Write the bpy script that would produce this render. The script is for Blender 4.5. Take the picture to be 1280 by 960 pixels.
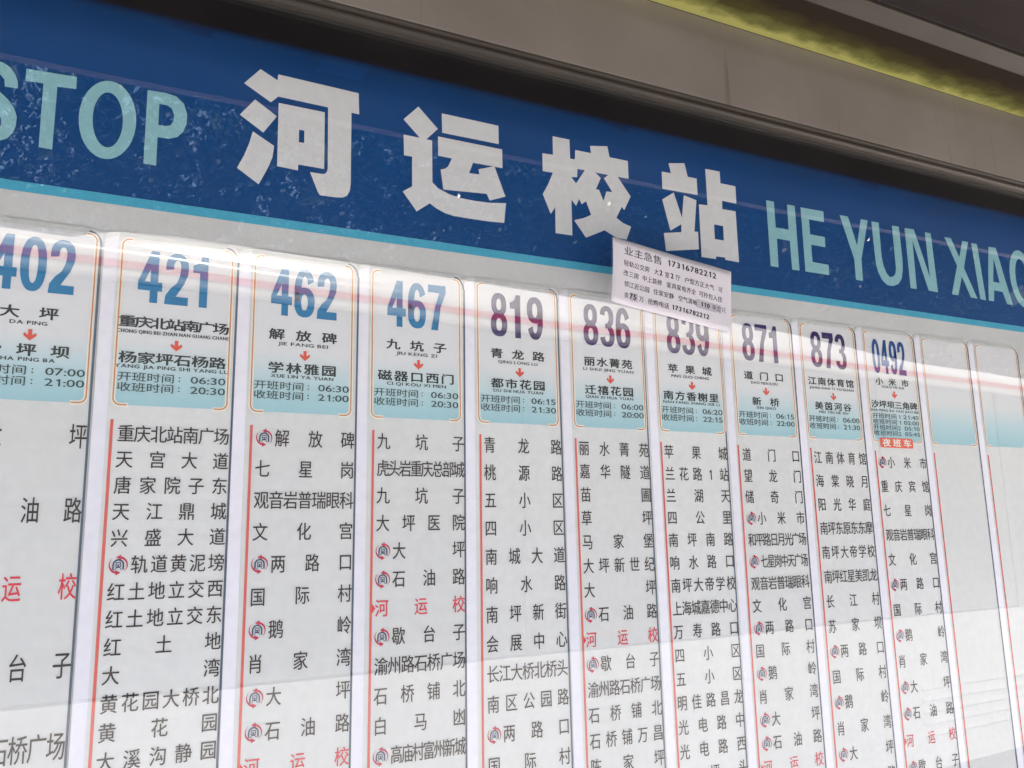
import bpy, math, random
from mathutils import Vector, Matrix
import mathutils.geometry
TITLE = {"he":[[[[0.1447,0.183],[0.1637,0.1738],[0.1643,0.1813],[0.2575,0.1795],[0.2584,0.1529],[0.2492,0.153],[0.2496,0.0649],[0.2485,0.0556],[0.2455,0.0496],[0.2403,0.0465],[0.2325,0.0454],[0.2145,0.0449],[0.2119,0.0484],[0.2027,0.0707],[0.2165,0.0707],[0.2199,0.0718],[0.2219,0.0749],[0.2227,0.0784],[0.2216,0.1536],[0.1651,0.1543],[0.1571,0.1455],[0.1276,0.1619]]],[[[0.14,0.1451],[0.1642,0.13],[0.1501,0.1076],[0.1243,0.1235]]],[[[0.1389,0.1067],[0.1623,0.0941],[0.1608,0.0802],[0.1566,0.0679],[0.1521,0.0574],[0.147,0.0462],[0.1237,0.061],[0.1306,0.0771],[0.1352,0.0912]]],[[[0.1657,0.1467],[0.2179,0.1466],[0.2186,0.0771],[0.1893,0.0772],[0.1891,0.07],[0.1661,0.0709]],[[0.1892,0.1192],[0.1951,0.1192],[0.1952,0.1042],[0.1893,0.104]]]],"yun":[[[[0.3319,0.1791],[0.3572,0.1551],[0.3421,0.1384],[0.3496,0.1383],[0.3498,0.0843],[0.3574,0.0778],[0.3712,0.0729],[0.3861,0.0704],[0.4031,0.0698],[0.4242,0.0705],[0.4482,0.0739],[0.4451,0.0474],[0.4238,0.046],[0.4009,0.0457],[0.3766,0.0459],[0.3655,0.0478],[0.3546,0.052],[0.3465,0.057],[0.3298,0.0441],[0.3122,0.0662],[0.324,0.0747],[0.324,0.1125],[0.3138,0.1122],[0.3132,0.1386],[0.3337,0.1386],[0.3131,0.1584]]],[[[0.3623,0.1768],[0.4395,0.1765],[0.4395,0.1515],[0.3628,0.1512]]],[[[0.3572,0.1452],[0.4441,0.1452],[0.4442,0.1199],[0.4332,0.1198],[0.4474,0.0824],[0.4257,0.0735],[0.4216,0.0818],[0.3639,0.0774],[0.3605,0.1026],[0.3668,0.1051],[0.3705,0.1089],[0.3753,0.1198],[0.3574,0.1201]],[[0.4037,0.1195],[0.4318,0.1199],[0.4109,0.1123],[0.4121,0.1057],[0.398,0.1048]]]],"xiao":[[[[0.5182,0.1784],[0.5436,0.1786],[0.5437,0.1518],[0.551,0.1523],[0.5519,0.1656],[0.5765,0.1658],[0.5753,0.1761],[0.6028,0.181],[0.6057,0.1656],[0.6352,0.1658],[0.6351,0.1399],[0.6174,0.1395],[0.637,0.1146],[0.6257,0.093],[0.622,0.0974],[0.6125,0.0803],[0.6222,0.0747],[0.6355,0.0711],[0.6274,0.0517],[0.6111,0.052],[0.5929,0.0597],[0.5637,0.0453],[0.5466,0.0666],[0.5616,0.072],[0.5729,0.0781],[0.5658,0.096],[0.5589,0.0906],[0.5554,0.0974],[0.5504,0.087],[0.5435,0.0945],[0.5432,0.0452],[0.5183,0.0448],[0.5189,0.0802],[0.512,0.0697],[0.5011,0.0951],[0.5096,0.1103],[0.5169,0.1271],[0.502,0.1266],[0.5022,0.1514],[0.5179,0.1522]],[[0.5543,0.1392],[0.5659,0.1396],[0.5516,0.1185],[0.5443,0.1261],[0.5535,0.1273]],[[0.5818,0.1393],[0.6025,0.1395],[0.5953,0.1333],[0.6077,0.1159],[0.5984,0.1152],[0.5932,0.101],[0.5866,0.1158],[0.5817,0.115],[0.5903,0.1328]]]],"zhan":[[[[0.7041,0.1755],[0.732,0.1807],[0.7364,0.161],[0.7521,0.161],[0.7521,0.1363],[0.6911,0.1351],[0.6914,0.1607],[0.7072,0.161]]],[[[0.7101,0.1328],[0.722,0.0976],[0.7274,0.1318],[0.7494,0.1278],[0.7425,0.0801],[0.7489,0.0807],[0.7484,0.0548],[0.6915,0.0446],[0.6894,0.0702],[0.7195,0.0758],[0.7203,0.0876],[0.7008,0.0752],[0.6897,0.119]]],[[[0.7689,0.179],[0.7951,0.1795],[0.7951,0.1615],[0.8228,0.1616],[0.8224,0.1348],[0.7959,0.1348],[0.7953,0.122],[0.8199,0.1224],[0.8197,0.0451],[0.7948,0.0455],[0.7944,0.0489],[0.7785,0.0485],[0.7777,0.0444],[0.7523,0.0441],[0.7532,0.1224],[0.7688,0.1234]],[[0.7783,0.0962],[0.7949,0.0961],[0.7942,0.0744],[0.7782,0.074]]]],"S":[[[[-0.1177,0.1182],[-0.1152,0.126],[-0.1087,0.1308],[-0.101,0.1303],[-0.0943,0.1263],[-0.0893,0.1194],[-0.0868,0.112],[-0.0864,0.1056],[-0.0974,0.1051],[-0.0983,0.1124],[-0.1019,0.1167],[-0.1063,0.1173],[-0.1099,0.1137],[-0.1101,0.1088],[-0.1072,0.104],[-0.0998,0.0977],[-0.0929,0.0913],[-0.0879,0.0844],[-0.085,0.0755],[-0.0853,0.066],[-0.0873,0.0584],[-0.0918,0.0515],[-0.0972,0.0482],[-0.1047,0.0478],[-0.1125,0.0525],[-0.1158,0.0627],[-0.1162,0.0673],[-0.1063,0.0678],[-0.1053,0.0633],[-0.1019,0.0601],[-0.0993,0.0615],[-0.0978,0.0641],[-0.0975,0.0681],[-0.0987,0.0726],[-0.1033,0.0779],[-0.1114,0.0856],[-0.1164,0.0939],[-0.1187,0.106]]]],"T":[[[[-0.0807,0.1285],[-0.0359,0.1301],[-0.0357,0.1169],[-0.0525,0.1155],[-0.0525,0.0477],[-0.0643,0.048],[-0.0649,0.1163],[-0.0805,0.1154]]]],"O":[[[[0.0215,0.0952],[0.0215,0.0874],[0.0206,0.0796],[0.0189,0.0723],[0.0164,0.0655],[0.0132,0.0595],[0.0094,0.0545],[0.0052,0.0507],[0.0007,0.0481],[-0.004,0.0469],[-0.0087,0.047],[-0.0133,0.0485],[-0.0176,0.0513],[-0.0215,0.0553],[-0.0249,0.0603],[-0.0277,0.0663],[-0.0297,0.0731],[-0.031,0.0803],[-0.0315,0.0879],[-0.0312,0.0955],[-0.03,0.103],[-0.028,0.1101],[-0.0253,0.1165],[-0.0219,0.1221],[-0.018,0.1267],[-0.0136,0.1302],[-0.009,0.1323],[-0.0042,0.1331],[0.0006,0.1324],[0.0052,0.1303],[0.0095,0.1269],[0.0133,0.1223],[0.0165,0.1166],[0.019,0.11],[0.0207,0.1027]],[[0.009,0.0926],[0.0091,0.0871],[0.0087,0.0818],[0.0079,0.0767],[0.0066,0.072],[0.005,0.0679],[0.0031,0.0646],[0.0009,0.062],[-0.0014,0.0604],[-0.0039,0.0596],[-0.0064,0.0599],[-0.0088,0.0611],[-0.0112,0.0632],[-0.0133,0.0661],[-0.0152,0.0698],[-0.0167,0.0741],[-0.0179,0.0789],[-0.0186,0.084],[-0.019,0.0894],[-0.0188,0.0947],[-0.0183,0.0999],[-0.0173,0.1048],[-0.0159,0.1092],[-0.0142,0.113],[-0.0121,0.1161],[-0.0099,0.1183],[-0.0074,0.1196],[-0.0049,0.1199],[-0.0024,0.1192],[0.0001,0.1176],[0.0023,0.115],[0.0044,0.1116],[0.0061,0.1075],[0.0075,0.1029],[0.0085,0.0978]]]],"P":[[[[0.0305,0.1312],[0.0476,0.1319],[0.0588,0.1303],[0.0666,0.1237],[0.0705,0.1124],[0.0704,0.1012],[0.0674,0.0911],[0.0618,0.0843],[0.0538,0.0806],[0.0428,0.0804],[0.043,0.0486],[0.0308,0.0488]],[[0.0426,0.118],[0.0497,0.1182],[0.055,0.1156],[0.0576,0.1088],[0.0572,0.101],[0.0545,0.0961],[0.0494,0.0942],[0.0428,0.0942]]]],"H":[[[[0.8804,0.1499],[0.8955,0.1499],[0.8953,0.1093],[0.9208,0.1095],[0.9216,0.1497],[0.937,0.1501],[0.9359,0.0473],[0.9211,0.0471],[0.9213,0.092],[0.8958,0.092],[0.8947,0.0472],[0.8795,0.0472]]]],"E":[[[[0.9488,0.1497],[0.9962,0.1505],[0.9954,0.1329],[0.9641,0.1325],[0.9641,0.1086],[0.9941,0.1084],[0.9934,0.0921],[0.9642,0.092],[0.9639,0.0646],[0.997,0.0643],[0.9963,0.0478],[0.9478,0.0475]]]],"Y":[[[[1.0304,0.1502],[1.0486,0.1504],[1.0627,0.1046],[1.0766,0.1505],[1.0922,0.1506],[1.0693,0.0819],[1.0682,0.0473],[1.053,0.0474],[1.0536,0.0807]]]],"U":[[[[1.1005,0.1505],[1.1169,0.1508],[1.1157,0.0933],[1.1183,0.0777],[1.1233,0.0668],[1.1293,0.0614],[1.1317,0.0612],[1.1393,0.0637],[1.144,0.0693],[1.1463,0.0785],[1.1473,0.1504],[1.1635,0.151],[1.1637,0.0915],[1.1618,0.0769],[1.1574,0.062],[1.1486,0.052],[1.137,0.0471],[1.1272,0.0465],[1.1206,0.0476],[1.1115,0.0539],[1.1047,0.0654],[1.1009,0.0808],[1.1006,0.1002]]]],"N":[[[[1.1767,0.1508],[1.199,0.1516],[1.2255,0.0721],[1.2253,0.1508],[1.2397,0.1505],[1.2413,0.0484],[1.2188,0.0489],[1.1926,0.1309],[1.1903,0.0482],[1.1759,0.0481]]]],"X":[[[[1.273,0.1494],[1.2896,0.1495],[1.3057,0.1177],[1.3184,0.1487],[1.3335,0.1488],[1.3146,0.1],[1.3405,0.0485],[1.3233,0.0488],[1.3064,0.0839],[1.2918,0.049],[1.2756,0.049],[1.2973,0.1015]]]],"I":[[[[1.3416,0.148],[1.3565,0.1485],[1.363,0.0477],[1.3477,0.0487]]]],"A":[[[[1.3874,0.148],[1.4067,0.1486],[1.4341,0.0476],[1.419,0.0471],[1.4104,0.0683],[1.3877,0.0689],[1.3839,0.0485],[1.3697,0.0488],[1.3796,0.1102]],[[1.3971,0.1279],[1.4054,0.0841],[1.3883,0.0843]]]],"O2":[[[[1.5023,0.099],[1.5017,0.1088],[1.5,0.1183],[1.4973,0.1272],[1.4937,0.135],[1.4892,0.1417],[1.484,0.1469],[1.4784,0.1505],[1.4724,0.1523],[1.4663,0.1523],[1.4604,0.1505],[1.4547,0.1469],[1.4495,0.1417],[1.4451,0.135],[1.4414,0.1272],[1.4387,0.1183],[1.437,0.1088],[1.4365,0.099],[1.437,0.0892],[1.4387,0.0797],[1.4414,0.0708],[1.4451,0.063],[1.4495,0.0563],[1.4547,0.0511],[1.4604,0.0475],[1.4663,0.0457],[1.4724,0.0457],[1.4784,0.0475],[1.484,0.0511],[1.4892,0.0563],[1.4937,0.063],[1.4973,0.0708],[1.5,0.0797],[1.5017,0.0892]],[[1.4865,0.099],[1.4862,0.1059],[1.4853,0.1125],[1.4839,0.1187],[1.482,0.1242],[1.4797,0.1289],[1.477,0.1325],[1.474,0.135],[1.4709,0.1363],[1.4678,0.1363],[1.4647,0.135],[1.4617,0.1325],[1.4591,0.1289],[1.4567,0.1242],[1.4548,0.1187],[1.4534,0.1125],[1.4525,0.1059],[1.4523,0.099],[1.4525,0.0921],[1.4534,0.0855],[1.4548,0.0793],[1.4567,0.0738],[1.4591,0.0691],[1.4617,0.0655],[1.4647,0.063],[1.4678,0.0617],[1.4709,0.0617],[1.474,0.063],[1.477,0.0655],[1.4797,0.0691],[1.482,0.0738],[1.4839,0.0793],[1.4853,0.0855],[1.4862,0.0921]]]]}
TAPE = [[[0.0529,0.2306],[0.0967,0.2341],[0.0911,0.2063],[0.0499,0.2097]],[[0.5994,0.2344],[0.641,0.2303],[0.6371,0.2069],[0.5985,0.2142]],[[1.0865,0.2298],[1.1298,0.2265],[1.125,0.2049],[1.082,0.2085]],[[0.2195,0.2226],[0.2804,0.2308],[0.2591,0.1964],[0.206,0.1959]]]
CAM_R = [[0.89677075, -0.44206029, -0.01961959], [-0.06309319, -0.17162575, 0.98313979], [-0.43797429, -0.88041314, -0.18179995]]
CAM_C = [-0.001071, -0.91079, -0.344239]
CAM_F = 1071.185
# ---------------------------------------------------------------- setup
S = bpy.context.scene
for o in list(bpy.data.objects):
    bpy.data.objects.remove(o)
COL = S.collection
rnd = random.Random(7)

cam_d = bpy.data.cameras.new('camera')
cam = bpy.data.objects.new('camera', cam_d)
COL.objects.link(cam)
_r = CAM_R
cam.matrix_world = Matrix(((_r[0][0], _r[1][0], _r[2][0], CAM_C[0]), (_r[0][1], _r[1][1], _r[2][1], CAM_C[1]),
                           (_r[0][2], _r[1][2], _r[2][2], CAM_C[2]), (0, 0, 0, 1)))
cam_d.sensor_width = 36.0
cam_d.lens = CAM_F / 1280.0 * 36.0
cam_d.clip_start = 0.02
cam_d.clip_end = 2000
S.camera = cam

SUN_ELEV = math.radians(63)
SUN_AZ = math.radians(28)          # measured from +Y towards +X
world = bpy.data.worlds.new('World')
S.world = world
world.use_nodes = True
nt = world.node_tree
bg = nt.nodes['Background']
sky = nt.nodes.new('ShaderNodeTexSky')
sky.sky_type = 'NISHITA'
sky.sun_disc = False
sky.sun_elevation = SUN_ELEV
sky.sun_rotation = SUN_AZ
sky.air_density = 1.6
sky.dust_density = 4.0
nt.links.new(sky.outputs[0], bg.inputs[0])
bg.inputs[1].default_value = 0.15

sun_d = bpy.data.lights.new('sun', 'SUN')
sun_d.energy = 5.0
sun_d.angle = math.radians(0.6)
sun_d.color = (1.0, 0.95, 0.87)
sun = bpy.data.objects.new('sun', sun_d)
COL.objects.link(sun)
_d = Vector((math.sin(SUN_AZ) * math.cos(SUN_ELEV), math.cos(SUN_AZ) * math.cos(SUN_ELEV), math.sin(SUN_ELEV)))
sun.rotation_euler = _d.to_track_quat('Z', 'Y').to_euler()

S.view_settings.view_transform = 'Standard'
S.view_settings.look = 'None'
S.view_settings.gamma = 1.0
S.view_settings.exposure = 2.0
S.cycles.use_denoising = True
S.cycles.max_bounces = 10
S.cycles.transparent_max_bounces = 12

# ---------------------------------------------------------------- materials
def new_mat(name):
    m = bpy.data.materials.new(name)
    m.use_nodes = True
    return m, m.node_tree, m.node_tree.nodes['Principled BSDF']

def N(nt, kind, **kw):
    n = nt.nodes.new(kind)
    for k, v in kw.items():
        setattr(n, k, v)
    return n

def mat(name, col, rough=0.5, metal=0.0, var=0.06, scale=30.0, bump=0.0, bscale=None, spec=0.5):
    m, nt, b = new_mat(name)
    tc = N(nt, 'ShaderNodeTexCoord')
    no = N(nt, 'ShaderNodeTexNoise')
    no.inputs['Scale'].default_value = scale
    no.inputs['Detail'].default_value = 5
    nt.links.new(tc.outputs['Object'], no.inputs['Vector'])
    r = N(nt, 'ShaderNodeValToRGB')
    r.color_ramp.elements[0].position = 0.3
    r.color_ramp.elements[1].position = 0.7
    r.color_ramp.elements[0].color = tuple(max(0, c * (1 - var)) for c in col) + (1,)
    r.color_ramp.elements[1].color = tuple(min(1, c * (1 + var)) for c in col) + (1,)
    nt.links.new(no.outputs['Fac'], r.inputs['Fac'])
    nt.links.new(r.outputs[0], b.inputs['Base Color'])
    if name in ('poster_paper_grey_white', 'card_gutter_white'):     # every card printed on a slightly different sheet, faint yellowed clouds
        oi = N(nt, 'ShaderNodeObjectInfo'); hs = N(nt, 'ShaderNodeHueSaturation')
        mv = N(nt, 'ShaderNodeMapRange'); mv.inputs['To Min'].default_value = .965; mv.inputs['To Max'].default_value = 1.03
        nt.links.new(oi.outputs['Random'], mv.inputs['Value']); nt.links.new(mv.outputs[0], hs.inputs['Value'])
        nt.links.new(r.outputs[0], hs.inputs['Color'])
        n3 = N(nt, 'ShaderNodeTexNoise'); n3.inputs['Scale'].default_value = 5; n3.inputs['Detail'].default_value = 4
        nt.links.new(tc.outputs['Object'], n3.inputs['Vector'])
        r3 = N(nt, 'ShaderNodeValToRGB'); r3.color_ramp.elements[0].position = .5; r3.color_ramp.elements[1].position = .8
        r3.color_ramp.elements[0].color = (1, 1, 1, 1); r3.color_ramp.elements[1].color = (.95, .94, .90, 1)
        nt.links.new(n3.outputs['Fac'], r3.inputs['Fac'])
        mm = N(nt, 'ShaderNodeMixRGB'); mm.blend_type = 'MULTIPLY'; mm.inputs[0].default_value = 1
        nt.links.new(hs.outputs[0], mm.inputs[1]); nt.links.new(r3.outputs[0], mm.inputs[2]); nt.links.new(mm.outputs[0], b.inputs['Base Color'])
    b.inputs['Roughness'].default_value = rough
    b.inputs['Metallic'].default_value = metal
    b.inputs['Specular IOR Level'].default_value = spec
    if bump:
        n2 = N(nt, 'ShaderNodeTexNoise')
        n2.inputs['Scale'].default_value = bscale or scale * 4
        nt.links.new(tc.outputs['Object'], n2.inputs['Vector'])
        bp = N(nt, 'ShaderNodeBump')
        bp.inputs['Strength'].default_value = bump
        bp.inputs['Distance'].default_value = 0.002
        nt.links.new(n2.outputs['Fac'], bp.inputs['Height'])
        nt.links.new(bp.outputs[0], b.inputs['Normal'])
    return m

def steel(name, col, rough, stains=False):
    """brushed stainless steel: fine horizontal grain, cloudy patches, optional dirty runs"""
    m, nt, b = new_mat(name)
    tc = N(nt, 'ShaderNodeTexCoord')
    mp = N(nt, 'ShaderNodeMapping')
    mp.inputs['Scale'].default_value = (3, 400, 400)
    nt.links.new(tc.outputs['Object'], mp.inputs[0])
    g = N(nt, 'ShaderNodeTexNoise'); g.inputs['Scale'].default_value = 1.0; g.inputs['Detail'].default_value = 3
    nt.links.new(mp.outputs[0], g.inputs['Vector'])
    c = N(nt, 'ShaderNodeTexNoise'); c.inputs['Scale'].default_value = 7.0; c.inputs['Detail'].default_value = 6
    nt.links.new(tc.outputs['Object'], c.inputs['Vector'])
    r = N(nt, 'ShaderNodeValToRGB')
    r.color_ramp.elements[0].position = 0.3; r.color_ramp.elements[1].position = 0.72
    r.color_ramp.elements[0].color = tuple(x * 0.86 for x in col) + (1,)
    r.color_ramp.elements[1].color = tuple(min(1, x * 1.08) for x in col) + (1,)
    nt.links.new(c.outputs['Fac'], r.inputs['Fac'])
    out = r.outputs[0]
    if stains:
        mp2 = N(nt, 'ShaderNodeMapping')
        mp2.inputs['Scale'].default_value = (60, 1, 3.0)
        nt.links.new(tc.outputs['Object'], mp2.inputs[0])
        s = N(nt, 'ShaderNodeTexNoise'); s.inputs['Scale'].default_value = 1.0; s.inputs['Detail'].default_value = 2
        nt.links.new(mp2.outputs[0], s.inputs['Vector'])
        sr = N(nt, 'ShaderNodeValToRGB')
        sr.color_ramp.elements[0].position = 0.64; sr.color_ramp.elements[1].position = 0.74
        sr.color_ramp.elements[0].color = (1, 1, 1, 1); sr.color_ramp.elements[1].color = (0.72, 0.68, 0.66, 1)
        nt.links.new(s.outputs['Fac'], sr.inputs['Fac'])
        mx = N(nt, 'ShaderNodeMixRGB'); mx.blend_type = 'MULTIPLY'; mx.inputs[0].default_value = 0.8
        nt.links.new(out, mx.inputs[1]); nt.links.new(sr.outputs[0], mx.inputs[2])
        out = mx.outputs[0]
    nt.links.new(out, b.inputs['Base Color'])
    b.inputs['Metallic'].default_value = 0.5
    ma = N(nt, 'ShaderNodeMath'); ma.operation = 'MULTIPLY_ADD'
    ma.inputs[1].default_value = 0.18; ma.inputs[2].default_value = rough - 0.09
    nt.links.new(g.outputs['Fac'], ma.inputs[0])
    nt.links.new(ma.outputs[0], b.inputs['Roughness'])
    bp = N(nt, 'ShaderNodeBump'); bp.inputs['Strength'].default_value = 0.12; bp.inputs['Distance'].default_value = 0.0006
    nt.links.new(g.outputs['Fac'], bp.inputs['Height']); nt.links.new(bp.outputs[0], b.inputs['Normal'])
    return m

M = {}
PR = dict(rough=0.55, var=0.03, scale=90, spec=0.3)
M['poster'] = mat('poster_paper_grey_white', (0.695, 0.685, 0.665), **PR)
M['backing'] = mat('poster_backing_dimmed_white', (0.60, 0.59, 0.575), rough=0.55, var=0.05, scale=9, spec=0.3)  # card white made darker, standing in for dimmer light at the board's top
M['gutter'] = mat('card_gutter_white', (0.83, 0.80, 0.86), **PR)
M['topband'] = mat('printed_grey_band', (0.56, 0.56, 0.54), **PR)
M['blue'] = mat('header_print_blue', (0.0006, 0.054, 0.20), rough=0.5, var=0.06, scale=6, spec=0.3)
M['tapeblue'] = mat('tape_patch_dark_blue', (0.001, 0.038, 0.155), rough=0.5, var=0.02, scale=40, spec=0.3)
M['tapelight'] = mat('tape_patch_pale_blue', (0.005, 0.064, 0.24), rough=0.45, var=0.02, scale=40, spec=0.3)
M['teal'] = mat('header_stripe_teal', (0.07, 0.38, 0.54), **PR)
M['title'] = mat('title_print_white', (0.66, 0.655, 0.65), **PR)
M['english'] = mat('english_print_pale_teal', (0.26, 0.49, 0.53), **PR)
M['num_blue'] = mat('number_print_blue', (0.002, 0.17, 0.37), **PR)
M['num_purple'] = mat('number_print_purple', (0.045, 0.022, 0.115), **PR)
M['num_navy'] = mat('number_print_navy', (0.008, 0.062, 0.24), **PR)
M['ink'] = mat('list_print_dark_brown', (0.040, 0.028, 0.026), **PR)
M['inkbold'] = mat('name_print_black', (0.018, 0.024, 0.020), **PR)
M['inktime'] = mat('time_print_dark_green', (0.030, 0.060, 0.055), **PR)
M['red'] = mat('print_red', (0.72, 0.035, 0.06), **PR)
M['redline'] = mat('print_line_red', (0.72, 0.12, 0.09), **PR)
M['arrow'] = mat('print_arrow_red', (0.72, 0.075, 0.035), **PR)
M['orange'] = mat('print_bracket_orange', (0.60, 0.24, 0.07), **PR)
M['halo'] = mat('print_bracket_cream', (0.86, 0.80, 0.70), **PR)
M['slate'] = mat('print_divider_slate', (0.090, 0.115, 0.165), **PR)
M['slatelight'] = mat('print_divider_grey', (0.45, 0.46, 0.48), **PR)
M['logored'] = mat('print_logo_crimson', (0.55, 0.015, 0.06), **PR)
M['logonavy'] = mat('print_logo_navy', (0.03, 0.055, 0.13), **PR)
M['badge'] = mat('badge_print_orange_red', (0.78, 0.10, 0.045), **PR)
M['badgetext'] = mat('badge_text_cream', (0.86, 0.80, 0.72), **PR)
M['frit'] = mat('glass_border_black', (0.006, 0.005, 0.006), rough=0.6, var=0.1, scale=60, spec=0.05)
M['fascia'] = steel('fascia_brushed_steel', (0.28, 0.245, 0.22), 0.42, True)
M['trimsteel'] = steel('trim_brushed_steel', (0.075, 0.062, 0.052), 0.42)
M['soffitsteel'] = steel('soffit_brushed_steel', (0.36, 0.33, 0.29), 0.30)
M['rubber'] = mat('gasket_black_rubber', (0.018, 0.016, 0.015), rough=0.7)
M['roofpaint'] = mat('roof_underside_brown_grey_paint', (0.022, 0.017, 0.017), rough=0.7, var=0.12, scale=4, spec=0.04)
M['edgepaint'] = mat('roof_edge_grey_violet_paint', (0.20, 0.15, 0.19), rough=0.4, var=0.08, scale=6)
M['lime'] = mat('lime_reflection_strip', (0.30, 0.31, 0.06), rough=0.5, var=0.25, scale=60, bump=0.6, bscale=160)  # unused colour for the painted yellow-green reflection under the roof
M['notice'] = mat('notice_paper_lilac', (0.61, 0.57, 0.62), rough=0.8, var=0.02, scale=25, spec=0.2)
M['noticeink'] = mat('notice_ink_black', (0.03, 0.028, 0.035), rough=0.7, var=0.2, scale=300, spec=0.2)
M['noticehl'] = mat('notice_highlight_grey', (0.42, 0.38, 0.44), rough=0.8, spec=0.2)
M['buswhite'] = mat('bus_paint_white', (0.43, 0.415, 0.395), rough=0.25, var=0.03, scale=2)
M['busred'] = mat('bus_stripe_red', (0.36, 0.02, 0.025), rough=0.3)
M['buslow'] = mat('bus_lower_paint_silver_grey', (0.30, 0.30, 0.30), rough=0.45, var=0.05, scale=1)
M['busband'] = mat('bus_window_rail_grey', (0.16, 0.15, 0.14), rough=0.4)
M['busgrey'] = mat('bus_trim_grey', (0.05, 0.05, 0.05), rough=0.4)
M['busglass'] = mat('bus_window_glass_dark', (0.06, 0.065, 0.07), rough=0.08, spec=0.6)
M['tyre'] = mat('tyre_rubber', (0.02, 0.02, 0.02), rough=0.8)
M['rim'] = mat('wheel_rim_steel', (0.5, 0.5, 0.5), rough=0.35, metal=0.8)
M['lampglass'] = mat('headlamp_lens', (0.6, 0.6, 0.62), rough=0.1)
M['asphalt'] = mat('road_concrete', (0.22, 0.215, 0.21), rough=0.9, var=0.3, scale=20, bump=0.4, bscale=80)
M['paving'] = mat('pavement_concrete', (0.50, 0.48, 0.46), rough=0.85, var=0.12, scale=5, bump=0.3, bscale=60)
M['kerb'] = mat('kerb_granite', (0.36, 0.35, 0.34), rough=0.8, var=0.15, scale=30)
M['earth'] = mat('ground_earth', (0.12, 0.11, 0.08), rough=0.95, var=0.3, scale=1)
M['bark'] = mat('tree_bark', (0.09, 0.07, 0.05), rough=0.9, var=0.3, scale=12, bump=0.6)
M['leafshiny'] = mat('tree_leaves_waxy', (0.03, 0.055, 0.014), rough=0.28, var=0.3, scale=1.5, spec=0.9)
M['leaf'] = mat('tree_leaves_green', (0.013, 0.028, 0.009), rough=0.6, var=0.45, scale=1.5, spec=0.2)

def card_mat():
    """printed card: grey white, the header box fades to pale teal towards its foot"""
    m, nt, b = new_mat('header_box_print_fade')
    tc = N(nt, 'ShaderNodeTexCoord'); sp = N(nt, 'ShaderNodeSeparateXYZ')
    nt.links.new(tc.outputs['Object'], sp.inputs[0])
    mr = N(nt, 'ShaderNodeMapRange')
    mr.inputs['From Min'].default_value = -0.138; mr.inputs['From Max'].default_value = -0.200
    nt.links.new(sp.outputs['Z'], mr.inputs['Value'])
    r = N(nt, 'ShaderNodeValToRGB')
    r.color_ramp.elements[0].position = 0.0; r.color_ramp.elements[0].color = (0.72, 0.71, 0.71, 1)
    r.color_ramp.elements[1].position = 1.0; r.color_ramp.elements[1].color = (0.35, 0.57, 0.62, 1)
    e = r.color_ramp.elements.new(0.55); e.color = (0.47, 0.64, 0.67, 1)
    nt.links.new(mr.outputs[0], r.inputs['Fac'])
    nt.links.new(r.outputs[0], b.inputs['Base Color'])
    b.inputs['Roughness'].default_value = 0.55; b.inputs['Specular IOR Level'].default_value = 0.3
    return m
M['boxfade'] = card_mat()

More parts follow.
